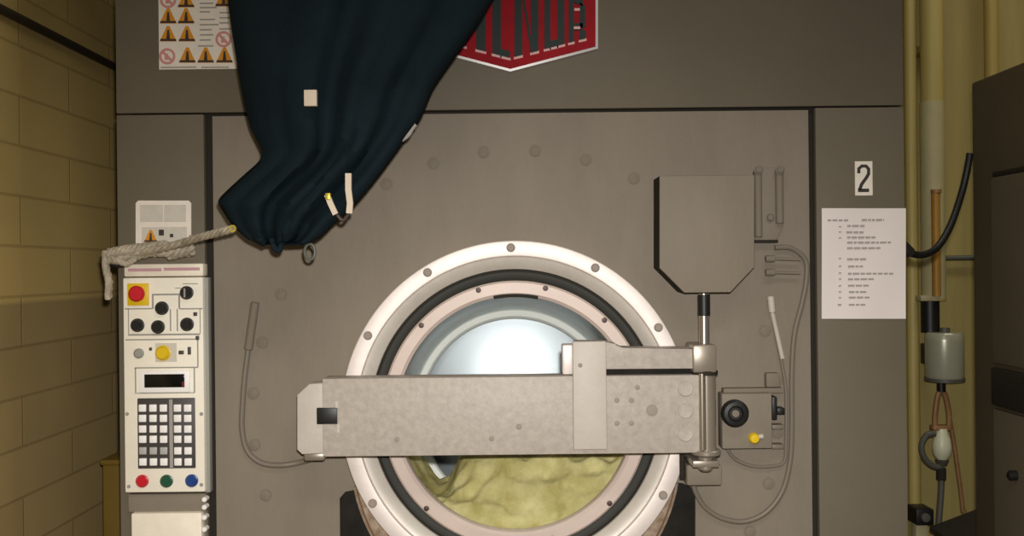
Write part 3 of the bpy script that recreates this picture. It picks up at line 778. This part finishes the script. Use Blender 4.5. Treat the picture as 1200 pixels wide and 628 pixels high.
# mustard bin between wall and machine
bx0, bx1 = W(121, 600, .22).x, XA - .012
bz = W(121, 545, .22).z
bn = thing('bin', ((bx0 + bx1) / 2, .4, 0), 'mustard yellow plastic bin standing between the brick wall and the machine', 'bin')
b = MB()
for (ya, yb, xa, xb) in [(.22, .228, bx0, bx1), (.572, .58, bx0, bx1), (.228, .572, bx0, bx0 + .006), (.228, .572, bx1 - .006, bx1)]: b.box((xa, ya, .012), (xb, yb, bz), .001)
b.box((bx0, .22, 0), (bx1, .58, .012)); b.build('bin_body', M['bin'], bn)
MB().box((bx0 - .004, .214, bz), (bx1 + .003, .586, bz + .012), .004).build('bin_rim', M['bin'], bn)
MB().box((bx0 + .025, .24, bz + .012), (bx1 - .002, .56, bz + .022), .004).build('bin_liner', M['binblack'], bn)

# ------------------------------------------------------------------ right side: wall pipes
YW = YB - .03
def vpipe(u, v0, v1, rpx, y, m, name, parent, zmin=None, zmax=None):
    a = W(u, v0, y); c = W(u, v1, y); k = K(y); x = (a.x + c.x) / 2
    return MB().cyl((x, y, zmin if zmin is not None else c.z), (x, y, zmax if zmax is not None else a.z), rpx * k, 24).build(name, m, parent)
tp_ = thing('wall_pipe', W(1093, 350, .96), 'thick cream pipe down the yellow wall ending in a black coupling', 'pipe')
vpipe(1093, 0, 352, 13, .96, M['pipe'], 'pipe_body', tp_, zmax=ZC)
vpipe(1093, 120, 350, 13.6, .96, M['pipegrey'], 'pipe_sleeve', tp_)
vpipe(1090, 350, 389, 10.5, .96, M['black'], 'pipe_coupling', tp_)
MB().pbox(1079, 346, 1104, 353, .935, .985, .004).build('pipe_flange', M['pipegrey'], tp_)
b = MB(); b.box((W(1080, 60, .96).x, .96, W(1093, 60, .96).z), (W(1106, 60, .96).x, YB, W(1093, 52, .96).z)); b.build('pipe_bracket', M['pipe'], tp_)
t2 = thing('copper_tube', W(1097, 346, .92), 'slim tan tube running down the front of the thick cream pipe', 'tube')
vpipe(1097, 224, 347, 5, .925, M['tan'], 'tube_body', t2)
vpipe(1097, 222, 226, 6, .925, M['copper'], 'tube_cap', t2)
t3 = thing('wall_pipe', W(1163, 90, .98), 'yellow painted pipe on the wall above the dark brown machine', 'pipe')
vpipe(1162, 0, 180, 8, .99, M['yellowpipe'], 'pipe_body', t3, zmax=ZC, zmin=0.4)
t4 = thing('wall_pipe', W(1071, 300, .99), 'slim yellow pipe tight beside the grey machine on the back wall', 'pipe')
vpipe(1069, 0, 600, 7, .99, M['pipe'], 'pipe_body', t4, zmax=ZC, zmin=0.0)
t6 = thing('wall_conduit', W(1124, 302, 1.02), 'short dark horizontal conduit on the back wall behind the black cable', 'conduit')
MB().cyl(W(1108, 302.5, 1.025), W(1175, 301.5, 1.025), 3.2 * K(1.02), 14).build('conduit_tube', M['hose'], t6)
# canister
cn = thing('filter_canister', W(1107, 447, .93), 'grey-green cylindrical filter canister under the black pipe coupling', 'filter canister')
cc = W(1107, 418, .93); kc_ = K(.93)
MB().lathe(W(1107, 447, .93), (0, 0, 1), [(0, 0), (17 * kc_, 0), (20 * kc_, 3 * kc_), (21.5 * kc_, 7 * kc_), (21.5 * kc_, 48 * kc_), (21 * kc_, 55 * kc_), (19 * kc_, 57.5 * kc_), (0, 58 * kc_)], 36).build('canister_body', M['canister'], cn)
MB().lathe(W(1107, 446, .93), (0, 0, 1), [(20.6 * kc_, 0), (22.3 * kc_, 0), (22.3 * kc_, 3.5 * kc_), (20.6 * kc_, 3.5 * kc_)], 36, closed=True).build('canister_rim', M['hose'], cn)
vpipe(1107, 384, 390, 6, .93, M['hose'], 'canister_neck', cn)
vpipe(1103, 446, 459, 5, .93, M['black'], 'canister_outlet', cn)
MB().box((cc.x - .02, .955, cc.z - .03), (cc.x + .02, YB, cc.z + .03), .003).build('canister_bracket', M['hose'], cn)
# copper fitting with the pale valve body
ft = thing('valve_fitting', W(1103, 540, .93), 'twin copper tubes ending in a pale round valve under the canister', 'valve')
for u0, u1 in ((1099, 1096), (1108, 1112)):
    MB().tube(ppath([(1103, 456), (u0, 464), (u1, 485), (u1, 503)], .93), 3.2 * kc_).build('copper_tube', M['copper'], ft)
MB().pbox(1094, 499, 1115, 505, .915, .945, .003).build('tube_clamp', M['copper'], ft)
MB().lathe(W(1104, 538, .925), (0, 0, 1), [(0, 0), (6 * kc_, 0), (10 * kc_, 6 * kc_), (11 * kc_, 14 * kc_), (9.5 * kc_, 24 * kc_), (7 * kc_, 30 * kc_), (6 * kc_, 36 * kc_), (0, 36 * kc_)], 24).build('valve_body', M['bulb'], ft)
MB().lathe(W(1104, 545, .925), (0, 0, 1), [(0, 0), (5 * kc_, 0), (8 * kc_, 6 * kc_), (0, 8 * kc_)], 18).build('valve_cap', M['hose'], ft)
h1 = thing('rubber_hose', W(1100, 600, .9), 'grey hose looping beside the pale valve and dropping to the black block', 'hose')
MB().tube(ppath([(1096, 508), (1086, 510), (1080, 522), (1083, 536), (1092, 545), (1102, 550), (1103, 570), (1101, 600), (1098, 640)], .90), 3.6 * kc_).build('hose_body', M['hose'], h1)
MB().cyl(W(1103, 548, .90), W(1103, 562, .90), 5.5 * kc_, 14, bevel=.002).build('hose_ferrule', M['gap'], h1)
h2 = thing('copper_tube', W(1128, 600, .95), 'long thin copper tube slanting down the wall right of the pale valve', 'tube')
MB().tube(ppath([(1113, 492), (1118, 520), (1123, 555), (1128, 596), (1131, 660), (1131, 1180)], .97), 2.6 * kc_).build('tube_body', M['copper'], h2)
vbk = thing('valve_block', W(1085, 616, .9), 'small black valve block low beside the grey machine under the hose', 'valve')
MB().pbox(1074, 597, 1095, 616, .88, .95, .004).build('block_body', M['black'], vbk)
MB().pbox(1077, 614, 1091, 1260, .90, .94, .003).build('block_stand', M['pipegrey'], vbk)
MB().lathe(W(1084, 606, .88), AX, [(5 * kc_, 0), (5 * kc_, .008), (0, .01)], 16).build('block_cap', M['hose'], vbk)

# dark brown machine at the right edge
XD = .99; YD1 = K(0) and (XD / ((1140 - 600) / F) - D); YD0 = YD1 - 1.15
ZD = H + (314 - 97 - 5.5) * (D + YD1) / F
dm = thing('tumble_dryer', (XD + .5, (YD0 + YD1) / 2, 0), 'tall dark brown machine at the right edge beside the pipes', 'machine')
MB().box((XD, YD0, .08), (XD + .95, YD1, ZD), .006).build('dryer_cabinet', M['dryer'], dm)
MB().box((XD + .03, YD0 + .03, 0), (XD + .92, YD1 - .03, .08)).build('dryer_plinth', M['dryergap'], dm)
def yat(u): return XD / ((u - 600) / F) - D
def zat(v, u): return H - (v - 314 + (u - 600) * ROLL) * (D + yat(u)) / F
ye = yat(1166)
b = MB(); b.box((XD - .008, YD0 + .02, zat(428, 1180)), (XD + .002, ye, zat(206, 1180)), .004); b.build('side_panel', M['dryerpanel'], dm)
b = MB(); b.box((XD - .008, YD0 + .02, .12), (XD + .002, ye, zat(482, 1180)), .004); b.build('side_panel', M['dryerpanel'], dm)
MB().box((XD - .012, YD0 + .02, zat(478, 1180)), (XD + .002, ye, zat(433, 1180)), .004).build('side_band', M['dryergap'], dm)
MB().box((XD - .004, YD0 + .02, zat(205, 1180)), (XD + .002, ye, zat(199, 1180)), .001).build('side_trim', M['dryergap'], dm)
MB().lathe((XD - .008, yat(1193), zat(557, 1193)), (-1, 0, 0), [(.010, 0), (.010, .012), (.006, .016), (0, .016)], 16).build('panel_latch', M['black'], dm)
# black cable slung between the machines
ca = thing('power_cable', W(1065, 296, .1), 'thick black cable drooping from the grey machine up to the brown machine', 'cable')
pts = [(1052, 280, .12), (1060, 291, .13), (1070, 297.5, .14), (1084, 298, .16), (1099, 289, .19), (1114, 264, .22), (1127, 226, .25), (1134, 196, .25), (1136.5, 180, .252)]
MB().tube(ppath(pts, 0), 4.2 * K(.2), n=12).build('cable_body', M['rubbercable'], ca)
MB().cyl(W(1058, 288, .125), W(1066, 296, .135), 6.5 * K(.2), 14).build('cable_gland', M['gap'], ca)
# dark trough on the floor between the machines
tr = thing('drain_trough', (1.2, .6, 0), 'black steel trough low down beside the dark brown machine, under the thin copper tube', 'trough')
a0, a1 = W(1089, 617, .85), W(1150, 594, .85)
b = MB(); b.prism([(a0.x + .01, 0), (a1.x + .2, 0), (a1.x + .2, a1.z + .04), (a0.x + .01, a0.z - .01)], .43, .84, .004); b.build('trough_body', M['blackshade'], tr)
sl_ = (a1.z - a0.z) / (a1.x - a0.x)
b = MB(); b.prism([(a0.x, a0.z - .012), (a1.x + .2, a1.z + .2 * sl_ - .012), (a1.x + .2, a1.z + .2 * sl_), (a0.x, a0.z)], .42, .85, .002); b.build('trough_lid', M['dryergap'], tr)

# ------------------------------------------------------------------ light
def aim(o, target):
    d = Vector(target) - o.location
    o.rotation_euler = d.to_track_quat('-Z', 'Y').to_euler()
L = bpy.data.lights.new('camera_flash', 'SPOT'); L.energy = 128; L.spot_size = math.radians(112); L.spot_blend = 1.0; L.shadow_soft_size = .018
L.color = (1, .965, .92)
fl = bpy.data.objects.new('camera_flash', L); COL.objects.link(fl); fl.location = (.02, -D + .01, H + .065); aim(fl, W(590, 930, 0))
for i, (x, y) in enumerate([(.3, -1.9), (1.45, .1)]):  # unseen fill lamps, added to brighten the side and back walls
    A = bpy.data.lights.new('wall_fill_light', 'AREA'); A.shape = 'RECTANGLE'; A.size = 1.4; A.size_y = .35; A.energy = (16, 10)[i]; A.color = (1, .96, .86)
    ao = bpy.data.objects.new('wall_fill_light', A); COL.objects.link(ao); ao.location = (x, y, ZC - .08)
w = bpy.data.worlds.new('world'); SC.world = w; w.use_nodes = True
w.node_tree.nodes['Background'].inputs['Color'].default_value = (1, .95, .86, 1); w.node_tree.nodes['Background'].inputs['Strength'].default_value = .06

# ------------------------------------------------------------------ camera
cam = bpy.data.cameras.new('camera'); cam.sensor_width = 36; cam.sensor_fit = 'HORIZONTAL'; cam.lens = 36 * F / 1200; cam.clip_start = .02
co = bpy.data.objects.new('camera', cam); COL.objects.link(co)
R = Matrix(((CR, SR, 0), (0, 0, -1), (-SR, CR, 0)))
co.matrix_world = Matrix.Translation((0, -D, H)) @ R.to_4x4()
SC.camera = co
SC.view_settings.view_transform = 'Standard'; SC.view_settings.look = 'None'; SC.view_settings.exposure = 0; SC.view_settings.gamma = 1
SC.view_settings.use_curve_mapping = False
